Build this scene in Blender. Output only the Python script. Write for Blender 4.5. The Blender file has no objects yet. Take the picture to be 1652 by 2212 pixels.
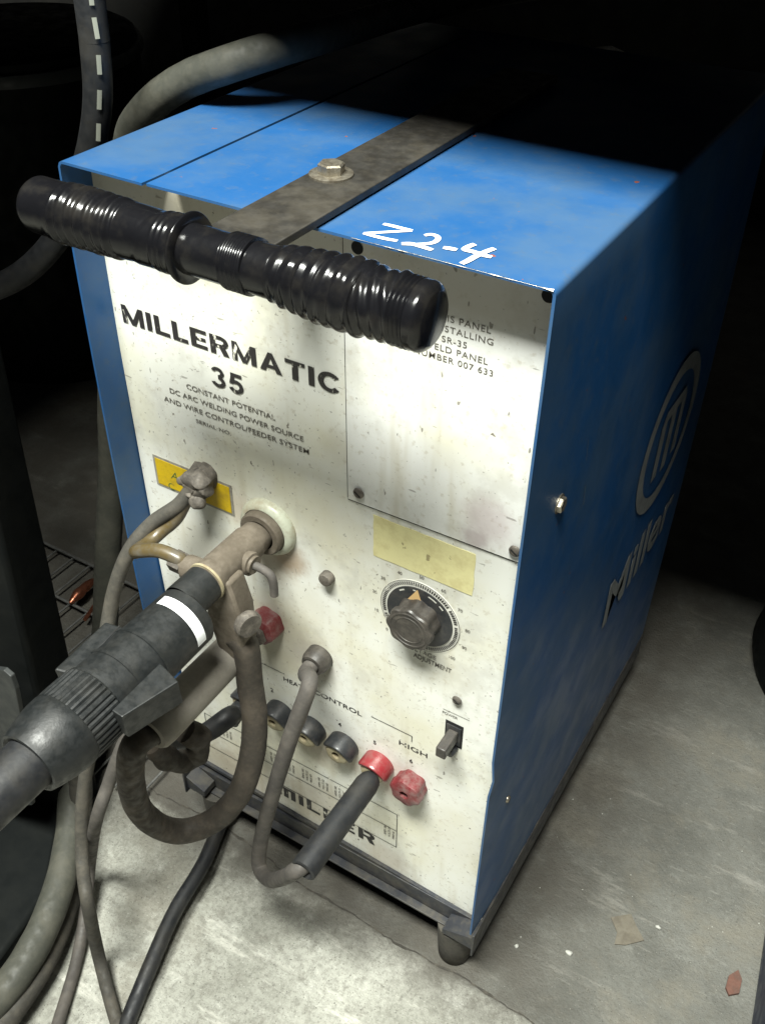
import bpy, bmesh, math, random
from mathutils import Vector, Matrix, noise
random.seed(7)
S = bpy.context.scene
COL = S.collection
PI = math.pi

# ------------------------------------------------------------------ camera
CP = (0.5414, 0.8895, 0.0089, 0.6424, -0.5492, 1.217, 2485.8)
CR = (Matrix.Rotation(CP[0], 3, 'Z') @ Matrix.Rotation(CP[1], 3, 'X') @ Matrix.Rotation(CP[2], 3, 'Z'))
CC = Vector(CP[3:6]); CF = CP[6] / 1.1719
def at(px, py, x=None, y=None, z=None):
    """a photo point (1652 x 2212 px copy) on the plane x=, y= or z=, in metres"""
    d = CR @ Vector(((px - 826) / CF, -(py - 1106) / CF, -1.0))
    if x is not None: t = (x - CC.x) / d.x
    elif y is not None: t = (y - CC.y) / d.y
    else: t = (z - CC.z) / d.z
    return CC + d * t
cam = bpy.data.cameras.new('camera'); co = bpy.data.objects.new('camera', cam); COL.objects.link(co)
co.matrix_world = Matrix.Translation(CC) @ CR.to_4x4()
cam.sensor_fit = 'VERTICAL'; cam.sensor_height = 24; cam.lens = CP[6] / 2592 * 24
cam.clip_start = 0.02; cam.clip_end = 60
S.camera = co

W, H, ZB, R = 0.44, 0.9335, 0.118, 0.0324      # case width, height, lower rim, panel recess
RP = R - 0.0002                                  # decals on the panel
ORG = Vector((0.22, 0.3, 0.0))

# ------------------------------------------------------------------ materials
class NT:
    def __init__(s, name):
        s.m = bpy.data.materials.new(name); s.m.use_nodes = True
        s.t = s.m.node_tree; s.b = s.t.nodes['Principled BSDF']; s.out = s.t.nodes['Material Output']
        s.tc = s.t.nodes.new('ShaderNodeTexCoord')
        s.P = s.tc.outputs['Object']
    def n(s, typ, **k):
        nd = s.t.nodes.new(typ)
        for a, v in k.items():
            if a.startswith('i_'): nd.inputs[int(a[2:])].default_value = v
            else: setattr(nd, a, v)
        return nd
    def L(s, a, b): s.t.links.new(a, b)
    def noise(s, scale, detail=4, rough=.55, stretch=None, off=(0, 0, 0)):
        nd = s.n('ShaderNodeTexNoise'); nd.inputs['Scale'].default_value = scale
        nd.inputs['Detail'].default_value = detail; nd.inputs['Roughness'].default_value = rough
        mp = s.n('ShaderNodeMapping'); mp.inputs['Location'].default_value = off
        if stretch: mp.inputs['Scale'].default_value = stretch
        s.L(s.P, mp.inputs[0]); s.L(mp.outputs[0], nd.inputs['Vector']); return nd.outputs[0]
    def ramp(s, v, a, b, lo=0., hi=1.):
        nd = s.n('ShaderNodeMapRange'); nd.interpolation_type = 'SMOOTHSTEP'
        nd.inputs[1].default_value = a; nd.inputs[2].default_value = b
        nd.inputs[3].default_value = lo; nd.inputs[4].default_value = hi
        s.L(v, nd.inputs[0]); return nd.outputs[0]
    def math(s, op, a, b):
        nd = s.n('ShaderNodeMath', operation=op)
        for i, v in enumerate((a, b)):
            if isinstance(v, (int, float)): nd.inputs[i].default_value = v
            else: s.L(v, nd.inputs[i])
        return nd.outputs[0]
    def mix(s, f, a, b):
        nd = s.n('ShaderNodeMix', data_type='RGBA')
        for i, v in ((0, f), (6, a), (7, b)):
            if isinstance(v, (int, float)): nd.inputs[i].default_value = v
            elif isinstance(v, tuple): nd.inputs[i].default_value = (*v[:3], 1)
            else: s.L(v, nd.inputs[i])
        return nd.outputs[2]
    def spot(s, c, r, soft=.6):
        """1 inside a blob round c (object space), ragged by noise"""
        nd = s.n('ShaderNodeVectorMath', operation='DISTANCE'); s.L(s.P, nd.inputs[0]); nd.inputs[1].default_value = c
        j = s.math('MULTIPLY', s.noise(60, 5, .7), r * 1.1)
        d = s.math('ADD', nd.outputs['Value'], s.math('SUBTRACT', j, r * .55))
        return s.ramp(d, r * (1 + soft), r * (1 - soft))
    def bump(s, h, strength=.2, dist=.001):
        nd = s.n('ShaderNodeBump'); nd.inputs['Strength'].default_value = strength; nd.inputs['Distance'].default_value = dist
        s.L(h, nd.inputs['Height']); s.L(nd.outputs[0], s.b.inputs['Normal'])
    def done(s, col, rough=.5, metal=0., coat=0., spec=.5):
        if isinstance(col, tuple): s.b.inputs['Base Color'].default_value = (*col[:3], 1)
        else: s.L(col, s.b.inputs['Base Color'])
        if isinstance(rough, (int, float)): s.b.inputs['Roughness'].default_value = rough
        else: s.L(rough, s.b.inputs['Roughness'])
        s.b.inputs['Metallic'].default_value = metal; s.b.inputs['Coat Weight'].default_value = coat
        s.b.inputs['Specular IOR Level'].default_value = spec
        return s.m

def grimy(name, col, dirt, rough=.5, metal=0, scale=25, amount=.6, bump=.15, bscale=200, coat=0, spec=.5):
    t = NT(name)
    f = t.ramp(t.noise(scale, 5, .65), .42, .7, 0, amount)
    g = t.ramp(t.noise(scale * 6, 3, .6, off=(3, 1, 2)), .45, .75, 0, amount * .5)
    c = t.mix(g, t.mix(f, col, dirt), dirt)
    r = t.ramp(t.noise(scale * 3, 3), .3, .7, rough * .8, min(1, rough * 1.25))
    t.bump(t.noise(bscale, 4, .6), bump, .0006)
    return t.done(c, r, metal, coat, spec)

def panel_mat(name, base=(.735, .74, .685), spots=()):
    t = NT(name)
    yel = t.ramp(t.noise(7, 4, .6, off=(1, 0, 4)), .42, .68, 0, .6)
    c = t.mix(yel, base, (.62, .59, .42))
    c = t.mix(t.ramp(t.noise(16, 5, .7, off=(6, 0, 2)), .50, .68, 0, .45), c, (.47, .46, .41))
    streak = t.ramp(t.noise(30, 3, .6, stretch=(1, 1, .12), off=(2, 0, 0)), .54, .74, 0, .42)
    c = t.mix(streak, c, (.44, .39, .26))
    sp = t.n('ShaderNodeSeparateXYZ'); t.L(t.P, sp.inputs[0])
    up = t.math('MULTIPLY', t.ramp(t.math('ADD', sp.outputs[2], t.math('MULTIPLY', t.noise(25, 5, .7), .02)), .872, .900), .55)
    c = t.mix(up, c, (.40, .35, .27))  # brown grime tint at the top edge, deepening the lid's shadow in the colour
    fine = t.ramp(t.noise(170, 3, .6), .56, .72, 0, .36)
    c = t.mix(fine, c, (.40, .35, .25))
    for pc, r, a, dc in spots:
        f = t.math('MULTIPLY', t.spot(Vector(pc) - ORG, r), a)
        c = t.mix(f, c, dc)
    # flecks and short scratches
    for sc, th, st, off, a in ((130, .735, (1, 1, 1), (5, 0, 0), .85), (60, .715, (2.6, 1, .9), (0, 0, 9), .7), (55, .72, (.7, 1, 2.8), (4, 0, 1), .55), (260, .70, (1, 1, 1), (1, 0, 3), .5)):
        v = t.ramp(t.noise(sc, 2, .5, stretch=st, off=off), th, th + .03, 0, a)
        c = t.mix(v, c, (.10, .08, .06))
    rg = t.ramp(t.noise(12, 4), .35, .7, .34, .55)
    t.bump(t.noise(35, 2), .12, .0012)
    return t.done(c, rg)

def ink(name, col=(.02, .018, .018), wear=.5, bg=(.74, .72, .62), scale=120):
    t = NT(name)
    v = t.ramp(t.noise(scale, 4, .7, stretch=(1.6, 1, .6)), wear, wear + .08)
    return t.done(t.mix(v, col, bg), .5)

M = {}
spots = [((.16, R, .553), .030, .55, (.36, .27, .17)), ((.185, R, .560), .02, .6, (.30, .19, .10)),
         ((.395, R, .70), .022, .5, (.42, .33, .34)), ((.385, R, .678), .012, .5, (.30, .23, .24)), ((.25, R, .29), .025, .55, (.30, .22, .15)), ((.21, R, .28), .03, .5, (.28, .2, .13)),
         ((.17, R, .43), .05, .45, (.42, .36, .24)), ((.21, R, .425), .028, .5, (.34, .30, .26)), ((.20, R, .15), .05, .4, (.36, .28, .18)), ((.315, R, .285), .028, .4, (.42, .18, .15)),
         ((.10, R, .15), .05, .35, (.42, .33, .22)), ((.30, R, .118), .03, .35, (.36, .26, .16)), ((.36, R, .50), .03, .25, (.5, .46, .32)), ((.12, R, .60), .02, .4, (.52, .40, .30)), ((.245, R, .62), .035, .3, (.55, .50, .34)), ((.20, R, .50), .03, .3, (.52, .48, .34)), ((.06, R, .52), .035, .35, (.5, .45, .32)), ((.25, R, .72), .018, .35, (.42, .38, .28)), ((.40, R, .24), .05, .25, (.55, .5, .36)), ((.30, R, .44), .04, .2, (.52, .48, .33)), ((.05, R, .12), .05, .5, (.3, .24, .17))]
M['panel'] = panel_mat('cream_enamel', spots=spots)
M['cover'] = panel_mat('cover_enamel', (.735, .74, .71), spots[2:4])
def blue(name, base):
    t = NT(name)
    f = t.ramp(t.noise(9, 5, .6), .36, .66, .12, .62)
    c = t.mix(f, base, (.058, .105, .165))
    g = t.ramp(t.noise(90, 4, .65), .52, .75, 0, .4)
    c = t.mix(g, c, (.06, .09, .13))
    v = t.ramp(t.noise(70, 3, .5, off=(7, 2, 0)), .75, .77)
    c = t.mix(v, c, (.20, .06, .03))
    t.bump(t.noise(240, 3), .12, .0005)
    return t.done(c, t.ramp(t.noise(20, 4), .3, .7, .30, .46), 0, 0, .28)
M['blue'] = blue('blue_enamel', (.0065, .066, .205))
M['blackpaint'] = grimy('black_enamel', (.018, .018, .02), (.07, .062, .05), .42, 0, 30, .6)
M['strap'] = grimy('worn_black_steel', (.018, .0165, .014), (.046, .041, .032), .5, .0, 22, .8, .25, 160)
M['frame'] = grimy('dark_frame_paint', (.02, .022, .028), (.09, .08, .06), .5, 0, 26, .6)
t = NT('black_tape')
M['tape'] = (t.bump(t.noise(38, 4, .6, stretch=(1.8, 1, 1)), .22, .0014), t.done(t.mix(t.ramp(t.noise(50, 4), .45, .75), (.005, .005, .006), (.013, .012, .011)), t.ramp(t.noise(40, 3), .3, .7, .13, .26), 0, .1, .32))[1]
M['rubber'] = grimy('dark_rubber', (.011, .012, .014), (.028, .026, .022), .55, 0, 30, .6, .2, 300)
M['plugrubber'] = grimy('charcoal_plastic', (.0085, .0100, .0104), (.021, .021, .019), .5, 0, 45, .6, .3, 350)
M['dusthose'] = grimy('dusty_hose', (.045, .042, .035), (.085, .076, .06), .75, 0, 40, .9, .3, 300)
M['palehose'] = grimy('pale_hose', (.046, .047, .037), (.078, .075, .058), .7, 0, 30, .8, .3, 300)
M['brownhose'] = grimy('brown_cable', (.034, .028, .021), (.075, .060, .044), .78, 0, 35, .8, .35, 300)
M['greycord'] = grimy('grey_cord', (.062, .056, .050), (.105, .093, .080), .7, 0, 35, .8, .3, 300)
M['brass'] = grimy('dirty_brass', (.10, .082, .060), (.155, .13, .10), .75, .15, 45, .9, .5, 260)
M['dirtmetal'] = grimy('greasy_metal', (.075, .066, .056), (.17, .15, .125), .7, .2, 60, 1, .6, 220)
M['amber'] = grimy('amber_hose', (.085, .062, .025), (.10, .088, .068), .4, 0, 40, 1, .2, 300)
M['boot'] = grimy('dusty_boot', (.22, .20, .17), (.27, .25, .21), .85, 0, 50, .9, .25, 350)
M['steel'] = grimy('zinc_steel', (.34, .31, .25), (.16, .13, .09), .38, .8, 90, .7, .3, 300)
M['darksteel'] = grimy('dark_steel', (.16, .14, .12), (.07, .06, .05), .5, .5, 90, .7, .3, 300)
M['bezel'] = grimy('cream_plastic', (.47, .49, .39), (.30, .25, .17), .4, 0, 40, .8, .1)
M['red'] = grimy('red_plastic', (.20, .013, .018), (.19, .07, .065), .35, 0, 70, .7, .2, 300, .3)
M['redold'] = grimy('faded_red_plastic', (.13, .012, .015), (.17, .09, .085), .45, 0, 80, 1, .3, 300, .2)
M['black'] = grimy('black_plastic', (.02, .022, .025), (.06, .055, .05), .4, 0, 70, .7, .2, 300)
M['knob'] = grimy('grimy_knob', (.034, .03, .026), (.075, .066, .055), .48, 0, 80, .8, .25, 300)
M['hole'] = NT('dark_hole').done((.004, .004, .004), .9)
M['socket'] = grimy('yellowed_socket', (.34, .30, .19), (.18, .13, .08), .5, 0, 60, .8)
M['yellow'] = grimy('yellow_label', (.60, .41, .004), (.34, .22, .015), .5, 0, 60, .6, .05)
M['labeledge'] = grimy('label_border', (.30, .29, .24), (.14, .12, .1), .6, 0, 80, .6, .05)
t = NT('aged_label')
c = t.mix(t.ramp(t.noise(40, 5, .7), .4, .7, 0, .7), (.74, .69, .36), (.56, .49, .23))
c = t.mix(t.ramp(t.noise(110, 3, .5), .66, .70, 0, .75), c, (.22, .17, .08))
M['cream'] = t.done(c, .6)
M['white'] = NT('white_paper').done((.84, .85, .86), .5)
M['marker'] = NT('white_marker').done((.80, .82, .86), .5)
M['ink'] = ink('black_ink', wear=.60)
M['inkworn'] = ink('worn_black_ink', wear=.60, scale=90)
M['inkfaint'] = ink('faint_ink', (.11, .10, .085), .60, scale=200)
M['inkgreen'] = ink('green_ink', (.06, .12, .03), .6, (.7, .45, .02))
M['tick'] = NT('ring_white').done((.62, .61, .55), .5)
M['pointer'] = NT('tan_pointer').done((.66, .44, .20), .5)
M['sidelogo'] = grimy('grey_white_print', (.22, .23, .22), (.12, .125, .12), .45, 0, 30, .6, .05)
M['dash'] = NT('dash_print').done((.24, .25, .21), .6)
M['copper'] = grimy('copper_offcut', (.50, .19, .11), (.24, .08, .045), .32, .9, 60, .5)
M['wire'] = grimy('grey_wire', (.20, .20, .19), (.08, .08, .075), .5, .5, 60, .8)
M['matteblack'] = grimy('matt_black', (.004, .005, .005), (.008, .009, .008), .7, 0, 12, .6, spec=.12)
M['greyplate'] = grimy('grey_painted_plate', (.018, .021, .021), (.028, .029, .027), .55, 0, 20, .5)
M['darkblue'] = grimy('dark_blue_paint', (.008, .016, .045), (.03, .035, .045), .5, 0, 20, .5)
M['paper'] = grimy('brown_scrap', (.14, .125, .095), (.09, .077, .058), .8, 0, 60, .8)
M['redchip'] = grimy('rust_red_chip', (.13, .06, .042), (.085, .05, .038), .8, 0, 90, .8)
M['crumb'] = NT('white_crumb').done((.42, .42, .38), .7)

def floor_mat():
    t = NT('concrete')
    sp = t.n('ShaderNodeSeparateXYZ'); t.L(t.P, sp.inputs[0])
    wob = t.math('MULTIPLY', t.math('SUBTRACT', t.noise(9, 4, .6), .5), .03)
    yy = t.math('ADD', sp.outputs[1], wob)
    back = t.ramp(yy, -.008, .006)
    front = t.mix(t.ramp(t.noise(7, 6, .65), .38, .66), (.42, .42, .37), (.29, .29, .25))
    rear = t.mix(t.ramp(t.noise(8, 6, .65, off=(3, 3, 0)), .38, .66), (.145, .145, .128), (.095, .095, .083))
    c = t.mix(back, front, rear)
    c = t.mix(t.ramp(t.noise(45, 6, .75), .5, .72, 0, .65), c, (.15, .14, .115))
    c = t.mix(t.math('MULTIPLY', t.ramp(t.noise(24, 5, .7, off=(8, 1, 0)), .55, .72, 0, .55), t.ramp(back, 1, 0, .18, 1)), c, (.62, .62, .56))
    c = t.mix(t.ramp(t.noise(60, 4, .6, stretch=(3.5, .5, 1), off=(1, 7, 0)), .6, .72, 0, .45), c, (.12, .115, .10))
    c = t.mix(t.ramp(t.noise(50, 3, .5, stretch=(.5, 3.5, 1), off=(2, 7, 0)), .63, .72, 0, .22), c, (.4, .39, .35))
    c = t.mix(t.ramp(t.noise(300, 3, .6), .6, .7, 0, .6), c, (.10, .095, .08))
    c = t.mix(t.ramp(t.noise(130, 4, .7, off=(6, 6, 0)), .40, .66, 0, .38), c, (.10, .095, .078))
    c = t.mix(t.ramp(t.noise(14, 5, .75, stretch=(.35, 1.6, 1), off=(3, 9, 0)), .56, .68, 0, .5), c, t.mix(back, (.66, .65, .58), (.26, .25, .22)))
    c = t.mix(t.ramp(t.noise(5, 5, .7, off=(0, 5, 0)), .50, .66, 0, .55), c, (.17, .155, .12))
    c = t.mix(t.ramp(t.noise(420, 2, .5, off=(1, 2, 0)), .64, .70, 0, .75), c, (.05, .047, .04))
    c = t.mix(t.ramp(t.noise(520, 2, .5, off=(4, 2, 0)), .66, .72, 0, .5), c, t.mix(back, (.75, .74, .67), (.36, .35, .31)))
    # mottled dark brown tint under and beside the machine, fading out to its right
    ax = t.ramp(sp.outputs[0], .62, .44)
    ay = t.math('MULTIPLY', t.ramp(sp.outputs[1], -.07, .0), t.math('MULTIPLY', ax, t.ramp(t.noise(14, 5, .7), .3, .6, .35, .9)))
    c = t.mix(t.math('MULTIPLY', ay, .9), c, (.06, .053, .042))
    h = t.math('ADD', t.math('MULTIPLY', t.noise(18, 6, .7), 2.), t.noise(220, 5, .7))
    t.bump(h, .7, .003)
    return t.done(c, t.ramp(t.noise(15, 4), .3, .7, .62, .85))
M['floor'] = floor_mat()
M['crack'] = grimy('joint_dirt', (.035, .032, .026), (.09, .08, .062), .9, 0, 60, .8)
M['wallm'] = grimy('dark_wall_paint', (.03, .03, .028), (.05, .048, .04), .9, 0, 5, .5)

# ------------------------------------------------------------------ mesh builder
class MB:
    def __init__(s): s.v = []; s.f = []
    def add(s, vs, fs):
        o = len(s.v); s.v += [Vector(v) for v in vs]; s.f += [[i + o for i in f] for f in fs]; return s
    def box(s, a, b):
        x0, y0, z0 = a; x1, y1, z1 = b
        return s.add([(x0, y0, z0), (x1, y0, z0), (x1, y1, z0), (x0, y1, z0), (x0, y0, z1), (x1, y0, z1), (x1, y1, z1), (x0, y1, z1)],
                     [(0, 3, 2, 1), (4, 5, 6, 7), (0, 1, 5, 4), (1, 2, 6, 5), (2, 3, 7, 6), (3, 0, 4, 7)])
    def prism(s, pts, d):
        pts = [Vector(p) for p in pts]; d = Vector(d); n = len(pts)
        return s.add(pts + [p + d for p in pts], [list(range(n))[::-1], list(range(n, 2 * n))] + [(i, (i + 1) % n, n + (i + 1) % n, n + i) for i in range(n)])
    def lathe(s, c, axis, prof, n=32, cap=True, lob=None):
        """prof: list of (distance along axis, radius)"""
        a = Vector(axis).normalized(); u = a.orthogonal().normalized(); w = a.cross(u); c = Vector(c)
        vs = []; fs = []
        for h, r in prof:
            for k in range(n):
                g = 2 * PI * k / n
                rr = r * (1 + lob[1] * math.cos(lob[0] * g)) if lob else r
                vs.append(c + a * h + (u * math.cos(g) + w * math.sin(g)) * rr)
        m = len(prof)
        for i in range(m - 1):
            for k in range(n):
                fs.append((i * n + k, i * n + (k + 1) % n, (i + 1) * n + (k + 1) % n, (i + 1) * n + k))
        if cap:
            fs.append([k for k in range(n)][::-1]); fs.append([(m - 1) * n + k for k in range(n)])
        return s.add(vs, fs)
    def tube(s, pts, r, n=16, sub=8, cap=True, jit=0):
        P = spline(pts, sub); m = len(P)
        rr = r if callable(r) else (lambda t: r)
        up = None; vs = []; fs = []
        for i, p in enumerate(P):
            t = (P[min(i + 1, m - 1)] - P[max(i - 1, 0)]).normalized()
            up = (up - t * up.dot(t)).normalized() if up is not None else t.orthogonal().normalized()
            w = t.cross(up); q = rr(i / (m - 1))
            if jit: q *= 1 + jit * noise.noise(p * 60)
            for k in range(n):
                g = 2 * PI * k / n; vs.append(p + (up * math.cos(g) + w * math.sin(g)) * q)
        for i in range(m - 1):
            for k in range(n): fs.append((i * n + k, i * n + (k + 1) % n, (i + 1) * n + (k + 1) % n, (i + 1) * n + k))
        if cap: fs.append(list(range(n))[::-1]); fs.append([(m - 1) * n + k for k in range(n)])
        return s.add(vs, fs)
    def ribbon(s, pts, w, nrm, sub=5, lift=.0):
        P = spline(pts, sub) if len(pts) > 2 else [Vector(p) for p in pts]; nrm = Vector(nrm); vs = []; fs = []; m = len(P)
        for i, p in enumerate(P):
            t = (P[min(i + 1, m - 1)] - P[max(i - 1, 0)]).normalized(); d = t.cross(nrm).normalized()
            ww = (w(i / (m - 1)) if callable(w) else w) / 2
            vs += [p + d * ww + nrm * lift, p - d * ww + nrm * lift]
        for i in range(m - 1): fs.append((2 * i, 2 * i + 2, 2 * i + 3, 2 * i + 1))
        return s.add(vs, fs)
    def ball(s, c, r, n=14):
        c = Vector(c); rx = Vector(r) if not isinstance(r, (int, float)) else Vector((r, r, r))
        vs = [c + Vector((0, 0, rx.z))]; fs = []
        for i in range(1, n):
            for k in range(n * 2):
                a = PI * i / n; g = PI * k / n
                vs.append(c + Vector((math.sin(a) * math.cos(g) * rx.x, math.sin(a) * math.sin(g) * rx.y, math.cos(a) * rx.z)))
        vs.append(c - Vector((0, 0, rx.z))); q = n * 2
        for k in range(q): fs.append((0, 1 + k, 1 + (k + 1) % q))
        for i in range(n - 2):
            for k in range(q): fs.append((1 + i * q + k, 1 + (i + 1) * q + k, 1 + (i + 1) * q + (k + 1) % q, 1 + i * q + (k + 1) % q))
        for k in range(q): fs.append((len(vs) - 1, 1 + (n - 2) * q + (k + 1) % q, 1 + (n - 2) * q + k))
        return s.add(vs, fs)
    def rough(s, amp, sc):
        for v in s.v:
            v += Vector((noise.noise(v * sc), noise.noise(v * sc + Vector((9, 0, 0))), noise.noise(v * sc + Vector((0, 9, 0))))) * amp
        return s
    def build(s, name, mat, parent=None, smooth=True, bevel=0, ang=38):
        loc = ORIG.get(parent.name, Vector()) if parent else Vector()
        me = bpy.data.meshes.new(name); me.from_pydata([tuple(v - loc) for v in s.v], [], s.f); me.validate()
        bm = bmesh.new(); bm.from_mesh(me); bmesh.ops.recalc_face_normals(bm, faces=bm.faces); bm.to_mesh(me); bm.free()
        me.materials.append(M[mat] if isinstance(mat, str) else mat)
        if smooth: me.shade_smooth(); me.set_sharp_from_angle(angle=math.radians(ang))
        o = bpy.data.objects.new(name, me); COL.objects.link(o)
        if parent: o.parent = parent
        ORIG[o.name] = loc
        if bevel:
            b = o.modifiers.new('bevel', 'BEVEL'); b.width = bevel; b.segments = 2; b.limit_method = 'ANGLE'
        return o
ORIG = {}
def spline(pts, sub):
    P = [Vector(p) for p in pts]
    if len(P) < 3:
        return [P[0].lerp(P[1], i / sub) for i in range(sub + 1)]
    out = []
    Q = [P[0] * 2 - P[1]] + P + [P[-1] * 2 - P[-2]]
    for i in range(1, len(Q) - 2):
        a, b, c, d = Q[i - 1:i + 3]
        for k in range(sub):
            t = k / sub
            out.append(.5 * ((2 * b) + (c - a) * t + (2 * a - 5 * b + 4 * c - d) * t * t + (3 * b - a - 3 * c + d) * t ** 3))
    out.append(P[-1]); return out
def tag(o, label=None, cat=None, group=None, kind=None):
    for k, v in (('label', label), ('category', cat), ('group', group), ('kind', kind)):
        if v: o[k] = v
    return o
def empty(name, loc, label, cat, group=None):
    o = bpy.data.objects.new(name, None); COL.objects.link(o); o.location = loc; o.empty_display_size = .05
    ORIG[o.name] = Vector(loc); return tag(o, label, cat, group)
def one(o, label, cat, group=None):
    """a thing of one mesh: put its origin at its own centre bottom"""
    me = o.data; n = len(me.vertices); c = sum((v.co for v in me.vertices), Vector()) / n
    c.z = min(v.co.z for v in me.vertices)
    for v in me.vertices: v.co -= c
    o.location = c
    return tag(o, label, cat, group)
def text(body, pos, size, mat, parent, rot='front', bold=0, xs=1., align='LEFT', name='lettering', space=1., skew=0, thick=.00004):
    cu = bpy.data.curves.new('t', 'FONT'); cu.body = body; cu.size = size; cu.offset = bold * size; cu.extrude = thick
    cu.align_x = align; cu.space_character = space; cu.shear = skew; cu.resolution_u = 4
    ob = bpy.data.objects.new('t', cu); COL.objects.link(ob)
    bpy.context.view_layer.update()
    me = bpy.data.meshes.new_from_object(ob.evaluated_get(bpy.context.evaluated_depsgraph_get()))
    bpy.data.objects.remove(ob)
    rm = {'front': Matrix.Rotation(PI / 2, 4, 'X'), 'side': Matrix.Rotation(PI / 2, 4, 'Z') @ Matrix.Rotation(PI / 2, 4, 'X'),
          'frontup': Matrix.Rotation(PI / 2, 4, 'X') @ Matrix.Rotation(PI / 2, 4, 'Z')}[rot]
    loc = ORIG.get(parent.name, Vector())
    me.transform(Matrix.Translation(Vector(pos) - loc) @ rm @ Matrix.Diagonal((xs, 1, 1, 1)))
    me.materials.clear(); me.materials.append(M[mat])
    o = bpy.data.objects.new(name, me); COL.objects.link(o); o.parent = parent; ORIG[o.name] = loc
    return o

# block capitals: polygons and bars in a unit cap-height box, (width, [polygons], [(arc centre, r, a0, a1, sx)])
def bar(a, b, w):
    a = Vector((*a, 0)); b = Vector((*b, 0)); d = (b - a).normalized(); n = Vector((-d.y, d.x, 0)) * w / 2
    return [tuple((a + n)[:2]), tuple((b + n)[:2]), tuple((b - n)[:2]), tuple((a - n)[:2])]
def arc(cx, cy, rx, ry, a0, a1, w, n=18):
    out = []
    for k in range(n):
        g0 = math.radians(a0 + (a1 - a0) * k / n); g1 = math.radians(a0 + (a1 - a0) * (k + 1) / n)
        out.append([(cx + rx * math.cos(g0), cy + ry * math.sin(g0)), (cx + rx * math.cos(g1), cy + ry * math.sin(g1)),
                    (cx + (rx - w) * math.cos(g1), cy + (ry - w) * math.sin(g1)), (cx + (rx - w) * math.cos(g0), cy + (ry - w) * math.sin(g0))])
    return out
def rect(x0, y0, x1, y1): return [(x0, y0), (x1, y0), (x1, y1), (x0, y1)]
GL = {
 'M': (.92, [rect(0, 0, .2, 1), rect(.72, 0, .92, 1), [(.2, 1), (.03, 1), (.37, 0), (.46, 0), (.46, .3)], [(.72, 1), (.89, 1), (.55, 0), (.46, 0), (.46, .3)]]),
 'I': (.22, [rect(0, 0, .22, 1)]), 'L': (.62, [rect(0, 0, .22, 1), rect(.22, 0, .62, .2)]),
 'E': (.66, [rect(0, 0, .22, 1), rect(.22, 0, .66, .19), rect(.22, .41, .61, .59), rect(.22, .81, .66, 1)]),
 'R': (.74, [rect(0, 0, .22, 1), rect(.22, .81, .44, 1), rect(.22, .38, .44, .56), [(.36, .38), (.60, .42), (.74, 0), (.50, 0)]] + arc(.42, .69, .31, .31, -90, 90, .19)),
 'A': (.84, [[(0, 0), (.22, 0), (.50, 1), (.34, 1)], [(.62, 0), (.84, 0), (.50, 1), (.34, 1)], rect(.2, .2, .64, .37)]),
 'T': (.72, [rect(0, .8, .72, 1), rect(.25, 0, .47, .8)]),
 'C': (.80, arc(.42, .5, .42, .52, 38, 322, .21, 26)),
 '3': (.64, arc(.31, .74, .29, .28, -88, 165, .17) + arc(.31, .28, .33, .30, -165, 88, .18)),
 '5': (.66, [rect(.10, .82, .60, 1), [(.02, .44), (.20, .44), (.28, .82), (.10, .82)]] + arc(.31, .33, .34, .35, -160, 140, .19)),
 'm': (.90, [rect(0, 0, .22, .9), rect(.34, 0, .56, .9), rect(.68, 0, .90, .9), rect(.22, .72, .34, .9), rect(.56, .72, .68, .9)]),
 'i': (.22, [rect(0, 0, .22, .9)])}
def block(body, x0, x1, z, h, mat, parent, gap=.12, name='lettering', y=None):
    """capitals fitted between x0 and x1 with baseline z"""
    tot = sum(GL[c][0] for c in body) + gap * (len(body) - 1); sx = (x1 - x0) / tot; x = x0; q = 0
    for ch in body:
        w, polys = GL[ch]; mb = MB()
        for p in polys:
            q = (q + 1) % 5
            mb.add([(x + a * sx, (RP if y is None else y) - .0004 - q * .00003, z + b * h) for a, b in p], [tuple(range(len(p)))])
        mb.build(name, mat, parent, smooth=False); x += (w + gap) * sx

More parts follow.
